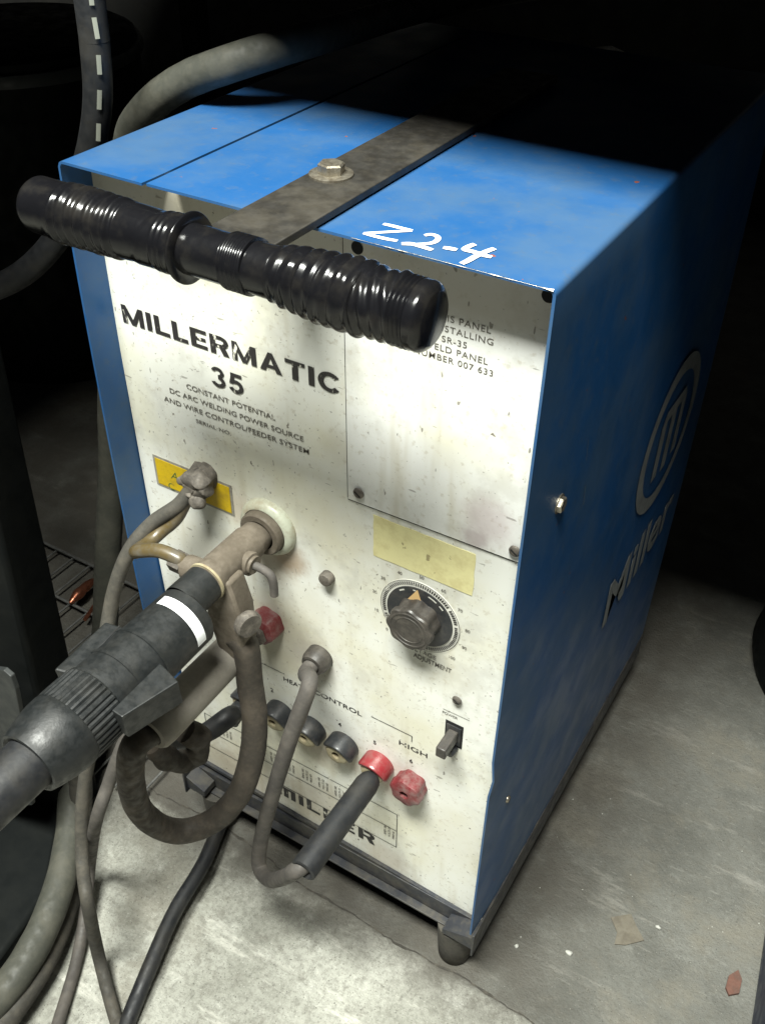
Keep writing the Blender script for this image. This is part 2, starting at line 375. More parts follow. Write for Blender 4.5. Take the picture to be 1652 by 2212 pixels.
# ------------------------------------------------------------------ welding machine
wm = empty('welding_machine', ORG, 'blue welding machine with cream front panel, black T handle and marker writing', 'welder')
D = .57
def wallx(z, x0, side):
    """side sheets bow a few millimetres"""
    return x0
def sheet(name, xa, side):
    """an L of 2 mm sheet: one top flange and one side wall, with rounded fold; front rim slightly bent"""
    th = .0022; n = 40; mb = MB(); rr = .005
    outer = []
    sx = 1 if side == 'right' else -1
    xe = W if side == 'right' else 0.0
    prof_o = [(xa, H)] ; prof_i = [(xa, H - th)]
    for k in range(7):
        g = PI / 2 * k / 6
        prof_o.append((xe - sx * rr + sx * rr * math.sin(g), H - rr + rr * math.cos(g)))
        prof_i.append((xe - sx * rr + sx * (rr - th) * math.sin(g), H - rr + (rr - th) * math.cos(g)))
    zs = [H - rr - (H - rr - ZB) * k / 30 for k in range(1, 31)]
    for z in zs: prof_o.append((xe, z)); prof_i.append((xe - sx * th, z))
    ys = [0, .004, .012, .03, .06, .12, .25, .4, .5, D]
    def bow(x, z, y, wall):
        f = math.exp(-y / .06)
        if wall and side == 'left':
            t = (H - z) / (H - ZB); x -= (.009 * math.sin(PI * min(1, t * 1.05)) ** .7 if 0 < t < .95 else 0) * (.35 + .65 * f)
        if wall and side == 'right':
            t = (H - z) / (H - ZB); x -= .003 * t * f
            x += .0028 * math.exp(-((z - .415) / .012) ** 2) * math.exp(-y / .012)
            x += .003 * math.sin(PI * t) * (1 - f)
        return x
    m = len(prof_o)
    for j, (po, pi_) in enumerate((a, b) for a, b in zip(prof_o, prof_i)):
        pass
    vs = []; fs = []
    for y in ys:
        for prof in (prof_o, prof_i):
            for k, (x, z) in enumerate(prof):
                wall = k > 6
                zz = z
                if k == 0 and side == 'left': zz -= .0012 * (.6 + .4 * noise.noise(Vector((y * 18, 0, 0))))
                xx = bow(x, z, y, wall)
                if k == 0: xx += .0006 * noise.noise(Vector((y * 30, 5, 0)))
                vs.append((xx, y, zz))
    def idx(j, s, k): return (j * 2 + s) * m + k
    for j in range(len(ys) - 1):
        for s in (0, 1):
            for k in range(m - 1): fs.append((idx(j, s, k), idx(j, s, k + 1), idx(j + 1, s, k + 1), idx(j + 1, s, k)))
        for k in (0, m - 1): fs.append((idx(j, 0, k), idx(j + 1, 0, k), idx(j + 1, 1, k), idx(j, 1, k)))
    for j in (0, len(ys) - 1):
        for k in range(m - 1): fs.append((idx(j, 0, k), idx(j, 0, k + 1), idx(j, 1, k + 1), idx(j, 1, k)))
    mb.add(vs, fs)
    return mb.build(name, 'blue', wm, ang=50)
case = sheet('case_cover', .0955, 'right')
door = sheet('side_cover', .0905, 'left')
MB().box((.004, D - .004, ZB), (W - .004, D, H - .003)).build('rear_panel', 'blue', wm)
MB().box((.004, .05, .105), (W - .006, D - .01, .110)).build('floor_pan', 'frame', wm)
# wear on the lid's front edge
e = MB(); pe = [(.285 + (W - .287) * k / 60, -.0003, H - .0004) for k in range(61)]
e.ribbon(pe, lambda t: .0001 + .0012 * max(0, noise.noise(Vector((t * 17, 3, 0)))) + .0018 * max(0, t - .96) * 25, (0, -.7, .7), sub=1, lift=.0003)
e.build('bare_edge', 'steel', case, smooth=False)
# front panel
zl, zr = .1185, .099
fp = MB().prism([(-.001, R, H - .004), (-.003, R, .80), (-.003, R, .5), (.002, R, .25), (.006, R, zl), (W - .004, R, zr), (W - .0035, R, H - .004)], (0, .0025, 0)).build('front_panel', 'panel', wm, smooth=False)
# rolled lower lip of the panel
MB().prism([(.008, R - .004, zl - .006), (W - .004, R - .004, zr - .006), (W - .004, R - .004, zr - .0005), (.008, R - .004, zl - .0005)], (0, .006, 0)).build('panel_lip', 'frame', wm)
cvz0, cvz1, cvx0, cvx1 = .6685, H - .006, .2575, W - .0045
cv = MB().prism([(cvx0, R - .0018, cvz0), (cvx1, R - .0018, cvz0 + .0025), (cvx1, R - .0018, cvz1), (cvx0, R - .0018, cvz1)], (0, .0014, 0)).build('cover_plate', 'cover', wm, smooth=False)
def seamline(a, b, w=.0011):
    return MB().ribbon([a, b], w, (0, -1, 0))
sl = MB().ribbon([(cvx0 - .0008, R - .0004, cvz0), (cvx0 - .0008, R - .0004, cvz1)], .0017, (0, -1, 0)); sl.ribbon([(cvx0 - .001, R - .0005, cvz0 - .0010), (cvx1, R - .0005, cvz0 + .0014)], .0022, (0, -1, 0))
sl.build('cover_gap', 'hole', fp, smooth=False)
for hx, hz in ((.270, .9105), (.4235, .9125)):
    MB().lathe((hx, R - .0022, hz), (0, 1, 0), [(0, .0052), (.0002, .0052)], 20).build('screw_hole', 'hole', cv)
def screw(p, r, parent, mat='darksteel', axis=(0, -1, 0), hexa=False, name='screw'):
    p = Vector(p); a = Vector(axis)
    mb = MB()
    if hexa: mb.lathe(p, a, [(0, r), (.0035, r), (.0045, r * .88), (.0045, .0001)], 6, cap=False).lathe(p, a, [(0, r * 1.25), (.0009, r * 1.25), (.001, r)], 24)
    else: mb.lathe(p, a, [(0, r), (.0012, r * .98), (.0024, r * .75), (.0028, r * .3), (.0028, .0001)], 20, cap=False)
    o = mb.build(name, mat, parent)
    if not hexa:
        u = Vector((.8, 0, -.6)) if abs(a.y) > .5 else Vector((0, .8, .6))
        MB().ribbon([p + a * .0029 - u * r * .7, p + a * .0029 + u * r * .7], r * .3, a).build('screw_slot', 'hole', o)
    return o
screw(at(775, 1065, y=R - .003), .0054, cv); screw(at(1112, 1190, y=R - .003), .0054, cv)
# latch-like slotted post in the middle of the panel
pp = at(703, 1252, y=R - .006)
o = MB().lathe((pp.x, R, pp.z), (0, -1, 0), [(0, .0075), (.006, .0075), (.0085, .0066), (.0092, .003), (.0092, .0001)], 22, cap=False).build('panel_stud', 'dirtmetal', wm)
screw(at(987, 1512, y=R - .002), .0052, wm, 'dirtmetal')

# lettering on the left half
def tpos(px, py, y=RP): p = at(px, py, y=R); return Vector((p.x, RP - .0004, p.z))
def word(body, pL, pR, hpx, mat, parent=fp, bold=0., name='lettering', z=None):
    """fit a word between two photo points along its baseline"""
    a = at(*pL, y=R); b = at(*pR, y=R)
    width = b.x - a.x
    cu = bpy.data.curves.new('t', 'FONT'); cu.body = body; cu.size = 1; cu.offset = bold
    ob = bpy.data.objects.new('t', cu); COL.objects.link(ob); bpy.context.view_layer.update()
    wd = ob.dimensions.x; bpy.data.objects.remove(ob)
    size = hpx / .70
    return text(body, (a.x, RP - .0003, z or (a.z + b.z) / 2), size, mat, parent, bold=bold, xs=width / (wd * size), name=name)
a, b = at(270, 703, y=R), at(737, 848, y=R); block('MILLERMATIC', a.x, b.x, (a.z + b.z) / 2 + .0006, .0188, 'inkworn', fp)
a, b = at(460, 832, y=R), at(529, 853, y=R); block('35', a.x, b.x, (a.z + b.z) / 2, .0205, 'ink', fp, .16)
for tx_, pa, pb, zt_ in (('CONSTANT POTENTIAL', (405, 848), (595, 908), .7245), ('DC ARC WELDING POWER SOURCE', (368, 852), (655, 948), .7125), ('AND WIRE CONTROL/FEEDER SYSTEM', (357, 870), (668, 970), .7005), ('SERIAL NO.', (425, 915), (500, 940), .6885)):
    word(tx_, pa, pb, .0056 if zt_ > .69 else .0042, 'inkfaint', bold=.002, z=zt_)
# cover lettering, right aligned ends read from the photo
CY = R - .0021
for tx_, xe_, zt_ in (('REMOVE THIS PANEL', .3835, .8720), ('WHEN INSTALLING', .3865, .8632), ('SR-35', .3655, .8544), ('SPOT WELD PANEL', .3830, .8462), ('STOCK NUMBER 007 633', .3885, .8378)):
    text(tx_, (xe_, CY, zt_), .0074, 'inkfaint', cv, bold=.002, align='RIGHT', xs=1.12, space=1.12)
# labels
def plate(x0, z0, x1, z1, name, mat, y=RP, parent=wm, th=.0004, jag=0):
    n = 10; pts = []
    for (ax, az, bx, bz) in ((x0, z0, x1, z0), (x1, z0, x1, z1), (x1, z1, x0, z1), (x0, z1, x0, z0)):
        for k in range(n):
            f = k / n; pts.append((ax + (bx - ax) * f + random.uniform(-jag, jag), y, az + (bz - az) * f + random.uniform(-jag, jag)))
    return MB().prism(pts, (0, -th, 0)).build(name, mat, parent, smooth=False)
a, b = at(330, 980, y=R), at(508, 1115, y=R)
wl = plate(a.x, b.z, b.x, a.z, 'warning_label', 'labeledge')
plate(a.x + .003, b.z + .003, b.x - .003, a.z - .003, 'label_face', 'yellow', RP - .0005, wl)
text('A', (at(370, 1025, y=R).x, RP - .0010, at(375, 1033, y=R).z), .014, 'inkgreen', wl, skew=.3); text('C', (at(366, 1050, y=R).x, RP - .0010, at(366, 1050, y=R).z - .002), .012, 'inkgreen', wl)
plate(.2835, .6115, .3865, .6600, 'faded_label', 'cream', jag=.0004)

# dial and knob
dc = Vector((.335, R - .0009, .559))
dial = MB().lathe((dc.x, R, dc.z), (0, -1, 0), [(0, .0425), (.0006, .0425), (.0008, .0420)], 72).build('dial_plate', 'tick', wm)
tk = MB()
for k in range(100):
    g = 2 * PI * k / 100; u = Vector((math.cos(g), 0, math.sin(g)))
    if k % 4 == 3 and random.random() < .3: continue
    tk.ribbon([dc + u * .0372 + Vector((0, -.0004, 0)), dc + u * .0408 + Vector((0, -.0004, 0))], .0014, (0, -1, 0))
for rr in (.0424,):
    tk.ribbon([dc + Vector((math.cos(g) * rr, -.0005, math.sin(g) * rr)) for g in [2 * PI * k / 48 for k in range(49)]], .0005, (0, -1, 0), sub=2)
tk.build('dial_scale', 'ink', dial, smooth=False)
MB().lathe((dc.x, R - .0006, dc.z), (0, -1, 0), [(0, .0352), (.0014, .0352), (.0016, .034)], 64).build('dial_face', 'black', dial)
q = dc + Vector((-.004, -.0018, .0))
MB().prism([q + Vector((-.011, 0, .014)), q + Vector((.009, 0, .013)), q + Vector((.0015, 0, .0345))], (0, -.0006, 0)).build('pointer', 'pointer', dial, smooth=False)
sm = MB()
for g, l in ((2.2, .008), (1.75, .004), (1.15, .012), (.8, .007)):
    sm.ribbon([dc + Vector((math.cos(g + d) * .0325, -.0016, math.sin(g + d) * .0325)) for d in (-l * 12, 0, l * 12)], .0016, (0, -1, 0))
sm.build('dial_marks', 'tick', dial, smooth=False)
for k in range(11):
    g = math.radians(225 - k * 27); p = Vector((dc.x + math.cos(g) * .0505, RP - .0004, dc.z + math.sin(g) * .0505 - .0025))
    text(str(k * 10), p, .0052, 'inkfaint', dial, align='CENTER', name='dial_number')
kn = MB().lathe((dc.x, RP, dc.z), (0, -1, 0), [(.0015, .0225), (.003, .0225), (.016, .0205), (.0165, .0235), (.0205, .0238), (.0222, .0228)], 64, lob=(8, .05))
kn.lathe((dc.x, RP, dc.z), (0, -1, 0), [(.0221, .0208), (.0228, .0200), (.0228, .0188), (.0218, .0180), (.0218, .0160), (.0226, .0152), (.0226, .0142), (.0218, .0136), (.0218, .0001)], 48, cap=False)
kn.build('adjustment_knob', 'knob', wm, ang=30)
word('ADJUSTMENT', (893, 1420), (975, 1452), .0062, 'inkfaint', bold=.01)
text('VOLTAGE', (.337, RP - .0003, .509), .0080, 'inkfaint', fp, align='CENTER')

# rocker / toggle switch
a, b = at(963, 1553, y=R), at(997, 1618, y=R)
sw = MB().box((a.x, RP - .0004, b.z), (b.x, RP, a.z)).build('power_switch', 'hole', wm)
MB().box((a.x + .002, RP - .0016, b.z + .004), (b.x - .002, RP - .0003, a.z - .004)).build('switch_bezel', 'black', sw)
tip = at(965, 1618, y=.004)
pz = (a.z + b.z) / 2; cx = (a.x + b.x) / 2
MB().prism([(cx - .0055, RP - .001, pz + .008), (cx + .0055, RP - .001, pz + .008), (cx + .0055, RP - .001, pz - .006), (cx - .0055, RP - .001, pz - .006)], (-.0005, -.027, -.002)).build('switch_lever', 'knob', sw, bevel=.0012)
MB().lathe((cx + .001, RP, pz - .021), (0, -1, 0), [(0, .0055), (.006, .0052), (.010, .004), (.0104, .0001)], 16, cap=False).build('switch_stud', 'black', sw)
text('POWER', (cx - .006, RP - .0003, a.z + .0075), .005, 'inkfaint', fp, align='CENTER'); sl = MB().ribbon([(cx - .014, RP - .0003, a.z + .014), (cx + .016, RP - .0003, a.z + .0145)], .0006, (0, -1, 0)); sl.build('printed_line', 'inkfaint', fp, smooth=False)

# heat control graphics
word('HEAT', (612, 1466), (655, 1492), .0068, 'inkworn', bold=.006)
word('CONTROL', (678, 1497), (781, 1546), .0068, 'inkworn', bold=.006); word('HIGH', (860, 1606), (921, 1636), .0072, 'inkworn', bold=.006)
for ch, p in (('1', (520, 1455)), ('2', (585, 1492)), ('3', (655, 1528)), ('4', (731, 1566)), ('5', (806, 1605)), ('6', (884, 1645))):
    pw = at(*p, y=R); text(ch, (pw.x, RP - .0003, pw.z), .0088, 'ink', fp, bold=.01)
hl, hr = at(803, 1548, y=R), at(890, 1589, y=R); z0 = (hl.z + hr.z) / 2; PY = RP - .0004
def poly_line(pts, w, name='printed_line'):
    mb = MB()
    for a, b in zip(pts, pts[1:]):
        a = Vector((a[0], PY, a[1])); b = Vector((b[0], PY, b[1])); d = (b - a).normalized() * w / 2; mb.ribbon([a - d, b + d], w, (0, -1, 0))
    mb.build(name, 'ink', fp, smooth=False)
poly_line([(hl.x, z0), (hr.x, z0), (hr.x, z0 - .009)], .0009); poly_line([(.166, z0), (.125, z0), (.125, z0 - .009)], .0009)
zt, zm, zbx, xr = .2235, .190, .1565, .3165
poly_line([(.03, zm), (.03, zt), (xr, zt), (xr, zbx), (.03, zbx), (.03, zm), (xr, zm)], .0010, 'printed_chart')
for x in (.06, .098, .136, .158, .184, .208, .232, .256, .302):
    for dx, tx in ((0, 'AMPS 180'), (.0058, 'VOLTS 22'), (.0116, 'MAX 60')):
        text(tx, (x + dx, RP - .0003, zm + .006 if x < .28 else zbx + .014), .0046, 'inkfaint', fp, 'frontup', name='chart_text')
a, b = at(608, 1690, y=R), at(808, 1818, y=R)
a, b = at(600, 1712, y=R), at(810, 1826, y=R); block('miLLER', a.x, b.x, (a.z + b.z) / 2 + .001, .0215, 'ink', fp, .16, 'maker_lettering')

# terminals
def visor(mb, c, r, ln, th, a0, a1, n=30):
    """a hood: full ring at the panel whose upper part reaches further out"""
    vs = []; fs = []; c = Vector(c)
    for k in range(n + 1):
        g = a0 + (a1 - a0) * k / n; e = math.sin(PI * k / n) ** .35
        l = ln * (.25 + .75 * e)
        for rr, y in ((r, 0), (r, -l + .002), (r - .0015, -l), (r - th, -l), (r - th, -.002)):
            vs.append(c + Vector((math.cos(g) * rr, y, math.sin(g) * rr)))
    for k in range(n):
        for q in range(4): fs.append((k * 5 + q, (k + 1) * 5 + q, (k + 1) * 5 + q + 1, k * 5 + q + 1))
    return mb.add(vs, fs)
def terminal(x, z, kind, nm='heat_terminal'):
    o = MB(); c = (x, R, z)
    if kind == 'redhex':
        o.lathe(c, (0, -1, 0), [(0, .0175), (.008, .0178), (.011, .0190), (.0195, .0180), (.0215, .0150), (.0215, .0055), (.012, .0055)], 48, cap=False, lob=(6, .07))
        ob = o.build(nm, 'redold', wm)
        MB().lathe(c, (0, -1, 0), [(.0125, .0056), (.0126, .0001)], 20, cap=False).build('socket_hole', 'hole', ob)
        return ob
    visor(o, c, .0192, .0225, .0036, math.radians(-35), math.radians(188))
    o.lathe(c, (0, -1, 0), [(0, .0192), (.006, .0192), (.0065, .015)], 36, cap=False)
    ob = o.build(nm, 'red' if kind == 'red' else 'black', wm)
    MB().lathe(c, (0, -1, 0), [(.002, .0152), (.0160, .0150), (.0185, .0125), (.0195, .0085), (.0190, .0052), (.008, .0052)], 30, cap=False).rough(.0006, 200).build('socket_insert', 'socket', ob)
    MB().lathe(c, (0, -1, 0), [(.0085, .0054), (.0087, .0001)], 20, cap=False).build('socket_hole', 'hole', ob)
    return ob
for x in (.112, .157, .201, .245): terminal(x, .3060, 'black')
tag(terminal(.2915, .3035, 'red'), 'bright red hooded terminal holding the lead plug'); tag(terminal(.3355, .3015, 'redhex'), 'faded dark red lobed terminal, empty')
ro = MB().lathe((.152, R, .456), (0, -1, 0), [(0, .0185), (.012, .0185), (.020, .0175), (.0235, .013), (.024, .0001)], 40, cap=False, lob=(6, .05)).build('output_terminal', 'redold', wm)
MB().lathe((.152, R, .456), (0, -1, 0), [(.0242, .0135), (.030, .013), (.033, .009), (.0335, .0001)], 6, cap=False).build('terminal_nut', 'dirtmetal', ro)
text('PLUS', (at(560, 1325, y=R).x, RP - .0003, at(572, 1330, y=R).z), .0075, 'inkfaint', fp)
# cord bushing for the jumper lead
MB().lathe((.2175, R, .437), (0, -1, 0), [(0, .0155), (.005, .0155), (.012, .0150), (.0175, .0125), (.018, .0095), (.010, .009)], 36, cap=False).build('cord_bushing', 'knob', wm)
# torch bezel
bz = Vector((.163, R, .594))
bo = MB().lathe(bz, (0, -1, 0), [(0, .0322), (.004, .0322), (.008, .0300), (.010, .0262), (.010, .0250), (.0, .0248)], 56, cap=False).build('torch_bezel', 'bezel', wm)
MB().lathe(bz, (0, -1, 0), [(0, .0245), (.016, .0242), (.018, .0225), (.018, .0165)], 48, cap=False).build('bezel_bushing', 'brass', bo)
# cord clamp over the yellow label
cc = at(418, 1050, y=.012)
cl = MB()
cl.ball(cc + Vector((.000, .004, .006)), (.0175, .011, .0095)); cl.ball(cc + Vector((.010, .004, -.003)), (.010, .010, .013)); cl.ball(cc + Vector((-.004, .006, -.002)), (.012, .012, .008))
cl.ball(cc + Vector((.006, -.002, -.014)), (.0085, .009, .007)); cl.ball(cc + Vector((-.003, .0, -.009)), (.007, .008, .006)); cl.ball(cc + Vector((-.013, .002, .002)), (.006, .007, .006))
cl.lathe(cc + Vector((0, .022, 0)), (0, -1, 0), [(0, .0165), (.014, .0155)], 24)
cl.rough(.0042, 95).build('cord_clamp', 'dirtmetal', wm)
# base frame and feet
bf = MB()
bf.box((.004, .027, .0715), (W - .002, .031, .1005)); bf.box((.004, .0165, .0715), (W - .002, .027, .0745)); bf.box((.004, .031, .0975), (W - .002, .06, .1005))
bf.prism([(W - .042, .004, .079), (W + .001, .004, .079), (W + .001, .004, .104), (W - .003, .004, .104), (W - .042, .004, .088)], (0, .0255, 0))
bf.prism([(.002, .004, .079), (.034, .004, .079), (.034, .004, .090), (.002, .004, .104)], (0, .0225, 0))
bf.box((W - .0015, .0, .072), (W + .0012, D, .118)); bf.box((.002, .0, .072), (.0045, D, .116)); bf.box((.005, D - .003, .072), (W - .002, D, .099))
bf.build('base_frame', 'frame', wm, bevel=.0006)
for x, y in ((W - .034, .030), (.036, .030), (W - .034, D - .035), (.036, D - .035)):
    MB().lathe((x, y, 0), (0, 0, 1), [(0, .018), (.003, .0205), (.040, .023), (.0714, .024)], 28).build('foot', 'dusthose' if y < .1 else 'rubber', wm)
# side fasteners and print
screw((W + .0012, .066, .716), .0072, case, 'steel', (1, 0, 0), True, 'hex_bolt'); screw((W + .0002, .048, .329), .0042, case, 'steel', (1, 0, 0), name='hex_bolt')
lg = MB(); rc = Vector((W + .0042, .410, .585))
def ringstrip(mb, c, ra, rb, n=72, g0=0, g1=2 * PI, flat=1.):
    vs = []; fs = []
    for k in range(n + 1):
        g = g0 + (g1 - g0) * k / n
        for r in (ra, rb): vs.append(c + Vector((0, math.cos(g) * r * flat, math.sin(g) * r)))
    for k in range(n): fs.append((2 * k, 2 * k + 1, 2 * k + 3, 2 * k + 2))
    mb.add(vs, fs)
ringstrip(lg, rc, .077, .097); 
for dy, h0, h1 in ((-.040, -.045, .03), (-.006, -.05, .03), (.028, -.045, .03)):
    lg.add([rc + Vector((0, dy, h0)), rc + Vector((0, dy + .018, h0)), rc + Vector((0, dy + .018, h1)), rc + Vector((0, dy, h1))], [(0, 1, 2, 3)])
lg.add([rc + Vector((0, -.040, .03)), rc + Vector((0, .046, .03)), rc + Vector((0, .036, .046)), rc + Vector((0, -.03, .046))], [(0, 1, 2, 3)])
lg.build('side_emblem', 'sidelogo', case, smooth=False)
text('Miller', (W + .0042, .280, .380), .098, 'sidelogo', case, 'side', bold=.022, xs=1.08, name='side_lettering')
for k in range(5):
    z = .78 - k * .028
    MB().ribbon([(W + .0018 + .0003 * k, .108 + .006 * k, z), (W + .0018 + .0003 * k, .112 + .006 * k, z - .024)], .0006, (1, 0, 0)).build('scratch', 'sidelogo', case, smooth=False) if k in (1, 3) else None
# marker writing
mk = MB()
def zz(cx, cy): p = at((900 + cx * .24213) / 1.1719, (540 + cy * .24213) / 1.1719, z=H + .0005); return p
lift_ = [0]
def stroke(pts, w=.0030):
    lift_[0] += 1
    mk.ribbon([zz(*p) + Vector((0, 0, .00004 * lift_[0])) for p in pts], lambda t: 1.35 * w * (.72 + .28 * math.sin(PI * (.15 + .7 * t))), (0, 0, 1), sub=6)
stroke([(290, 110), (380, 130), (480, 155), (590, 180)]); stroke([(590, 182), (460, 188), (250, 200), (85, 208)], .0026); stroke([(85, 208), (200, 240), (320, 268), (435, 288)])
stroke([(720, 232), (790, 222), (855, 245), (850, 285), (780, 315), (640, 325), (480, 322)]); stroke([(480, 318), (580, 320), (690, 350), (800, 385)], .0034)
stroke([(915, 360), (985, 370), (1055, 384)], .0036); stroke([(1245, 325), (1190, 345), (1140, 380), (1230, 405), (1330, 440), (1420, 460)], .0036); stroke([(1450, 370), (1370, 400), (1250, 455), (1170, 500), (1105, 530)], .0036)
mk.build('marker_writing', 'marker', case, smooth=False)

# ------- T handle
hd = MB()
st = [(.2005, .42), (.2575, .42), (.2575, -.064), (.2005, -.064)]
hz = H + .0015
hd.prism([(x, y, hz) for x, y in st], (0, 0, .0062))
strap = hd.build('handle_strap', 'strap', wm, bevel=.0008)
bp = Vector((.2185, .0745, hz + .0062))
bt = MB().lathe(bp, (0, 0, 1), [(0, .0175), (.0016, .0175), (.002, .0165), (.002, .007)], 36, cap=False).build('washer', 'steel', strap)
MB().lathe(bp + Vector((0, 0, .0018)), Vector((.03, .02, 1)), [(0, .0108), (.0068, .0108), (.008, .0095), (.008, .0001)], 6, cap=False).build('hex_bolt', 'steel', strap)
# taped cross grip
hx0, hx1 = .0235, .3925
def grip_r(x, g):
    r = .0178
    def lap(p, a, ph=0):
        f = (x / p + g / (2 * PI) + ph) % 1.0
        return a * (1 - f) * min(1, f * 9)
    def bump(c, w, a): return a * math.exp(-((x - c) / w) ** 2)
    if x < .188:
        r = .0208 + .0006 * math.sin((x - .03) * 40) + lap(.046, .0009, .3)
        if .062 < x < .128: r += (.0012 + .0007 * noise.noise(Vector((x * 70, g * .4, 8)))) * math.sin((x + .0008 * math.sin(g) - .062) / .0094 * 2 * PI)
        r += bump(.1865, .0030, .0042) + bump(.176, .0014, .0008) + bump(.171, .0014, .0008) + bump(.166, .0014, .0007)
    elif x < .268:
        r = .0180
        if .226 < x < .247: r += .0016 + .0006 * math.sin((x + .002 * math.sin(g)) / .0042 * 2 * PI)
    else:
        u = (x - .268) / (.3925 - .268)
        r = .0188 + .0042 * min(1, u * 3.2)
        if u < .58: r += lap(.0150, .0016) + (.0007 + .0005 * noise.noise(Vector((x * 60, g * .5, 1)))) * math.sin(x / .0105 * 2 * PI + 1.6 * noise.noise(Vector((x * 40, math.sin(g), 4)))) + .0011 * noise.noise(Vector((x * 55, math.cos(g) * 1.3, math.sin(g) * 1.3)))
        elif u < .80:
            r += .0018 * noise.noise(Vector((x * 80 + math.sin(g) * 1.6, math.cos(g) * 1.5, 3))) + .0008 * math.sin((x + .007 * math.sin(g + 1)) / .009 * 2 * PI)
        elif u < .90: r += .0008 * math.sin(x / .0036 * 2 * PI) - .0004
    e0 = x - hx0; e1 = hx1 - x
    if e0 < .010: r *= math.sqrt(max(0.0, 1 - ((.010 - e0) / .010) ** 2) * .55 + .45)
    if e1 < .007: r *= math.sqrt(max(0.0, 1 - ((.007 - e1) / .007) ** 2) * .45 + .55)
    r += .0005 * noise.noise(Vector((x * 45, math.cos(g) * 1.6, math.sin(g) * 1.6))) + .00012 * noise.noise(Vector((x * 160, math.cos(g) * 6, math.sin(g) * 6)))
    return r
gm = MB(); nx, ng = 620, 72; vs = []; fs = []
for i in range(nx + 1):
    x = hx0 + (hx1 - hx0) * i / nx
    for k in range(ng):
        g = 2 * PI * k / ng; r = grip_r(x, g) * .975; vs.append(((.0339 + x * .919), -.078 + math.cos(g) * r, .9355 + math.sin(g) * r))
for i in range(nx):
    for k in range(ng): fs.append((i * ng + k, i * ng + (k + 1) % ng, (i + 1) * ng + (k + 1) % ng, (i + 1) * ng + k))
fs.append(list(range(ng))); fs.append([nx * ng + k for k in range(ng)])
gm.add(vs, fs).build('handle_grip', 'tape', wm, ang=60)

# ------------------------------------------------------------------ torch adapter
AX, AZ = .160, .592
ta = empty('torch_adapter', (AX, -.03, AZ - .1), 'grimy brown brass tube adapter plugged into the round cream bezel, with side stub and lug', 'pipe fitting')
MB().lathe((AX, 0, AZ), (0, -1, 0), [(-.035, .0160), (-.004, .0165), (-.0035, .0178), (.050, .0180), (.052, .0192), (.060, .0195), (.064, .018), (.064, .008)], 40, cap=False).rough(.0007, 120).build('adapter_tube', 'brass', ta)
MB().lathe((AX, -.061, AZ), (0, -1, 0), [(0, .0202), (.0025, .0202)], 40).build('cream_washer', 'socket', ta)
ls = MB().lathe((AX - .008, -.056, AZ + .001), (-1, 0, 0), [(0, .0135), (.020, .0125), (.0205, .010), (.024, .0095)], 28, cap=False).rough(.0008, 120).build('side_stub', 'brass', ta)
MB().lathe((AX - .031, -.056, AZ + .001), (-1, 0, 0), [(0, .006), (0, .0108), (.013, .0108), (.0145, .0085), (.018, .006)], 6, cap=False).rough(.0015, 110).build('hose_nut', 'dirtmetal', ls)
rs = MB().lathe((AX + .008, -.020, AZ - .001), (1, 0, 0), [(0, .0125), (.013, .0118), (.0135, .0095), (.016, .009), (.016, .0001)], 28, cap=False).rough(.0007, 120).build('side_stub', 'brass', ta)
MB().tube([(AX + .020, -.020, AZ - .001), (AX + .034, -.020, AZ - .0015), (AX + .042, -.020, AZ - .005), (AX + .0445, -.020, AZ - .014), (AX + .0445, -.020, AZ - .029)], .0042, 14, 6).build('elbow_pipe', 'greycord', rs)
MB().lathe((AX + .0445, -.020, AZ - .0292), (0, 0, -1), [(0, .0030), (.0003, .0001)], 14, cap=False).build('pipe_bore', 'hole', rs)
lug = MB().prism([(AX - .010, -.058, AZ), (AX + .022, -.058, AZ + .004), (AX + .031, -.058, AZ - .03), (AX + .032, -.058, AZ - .07), (AX + .026, -.058, AZ - .100), (AX + .000, -.058, AZ - .100), (AX - .010, -.058, AZ - .055)], (0, .024, 0)).build('cable_lug', 'brass', ta, bevel=.003)
MB().lathe((AX + .026, -.049, AZ - .044), (.93, -.35, .0), [(0, .005), (.006, .005), (.0062, .0125), (.0085, .0138), (.014, .0138), (.0162, .012), (.0162, .0001)], 26, cap=False).rough(.0005, 150).build('thumb_screw', 'dirtmetal', ta)

# ------------------------------------------------------------------ gun cable plug
BX, BZ = .1645, .5790
gp = empty('torch_cable_plug', (BX, -.2, BZ - .04), 'large charcoal cable connector with ribbed nut and white paper band, pushed on the brass adapter', 'cable connector')
def bend(c, a, prof, n=48, lob=None): return MB().lathe(c, a, prof, n, cap=False, lob=lob)
bend((AX, -.064, AZ), (0, -1, -.02), [(0, .0175), (.001, .0192), (.030, .0195), (.033, .0195)]).build('plug_nose', 'plugrubber', gp)
body = bend((BX, -.094, BZ), (0, -1, 0), [(0, .012), (0, .0275), (.003, .0302), (.062, .0312), (.0625, .0322), (.0655, .0325), (.066, .0316), (.0915, .0320), (.092, .0330), (.095, .0332), (.0955, .0322), (.116, .0326), (.1165, .0338), (.119, .0338)]).build('plug_body', 'plugrubber', gp)
vs = []; fs = []; n = 26
for k in range(n + 1):
    g = math.radians(112 - 118 * k / n)
    for y in (-.1085, -.1195): vs.append((BX + math.cos(g) * .0311, y, BZ + math.sin(g) * .0311))
for k in range(n): fs.append((2 * k, 2 * k + 1, 2 * k + 3, 2 * k + 2))
MB().add(vs, fs).build('paper_band', 'white', body)
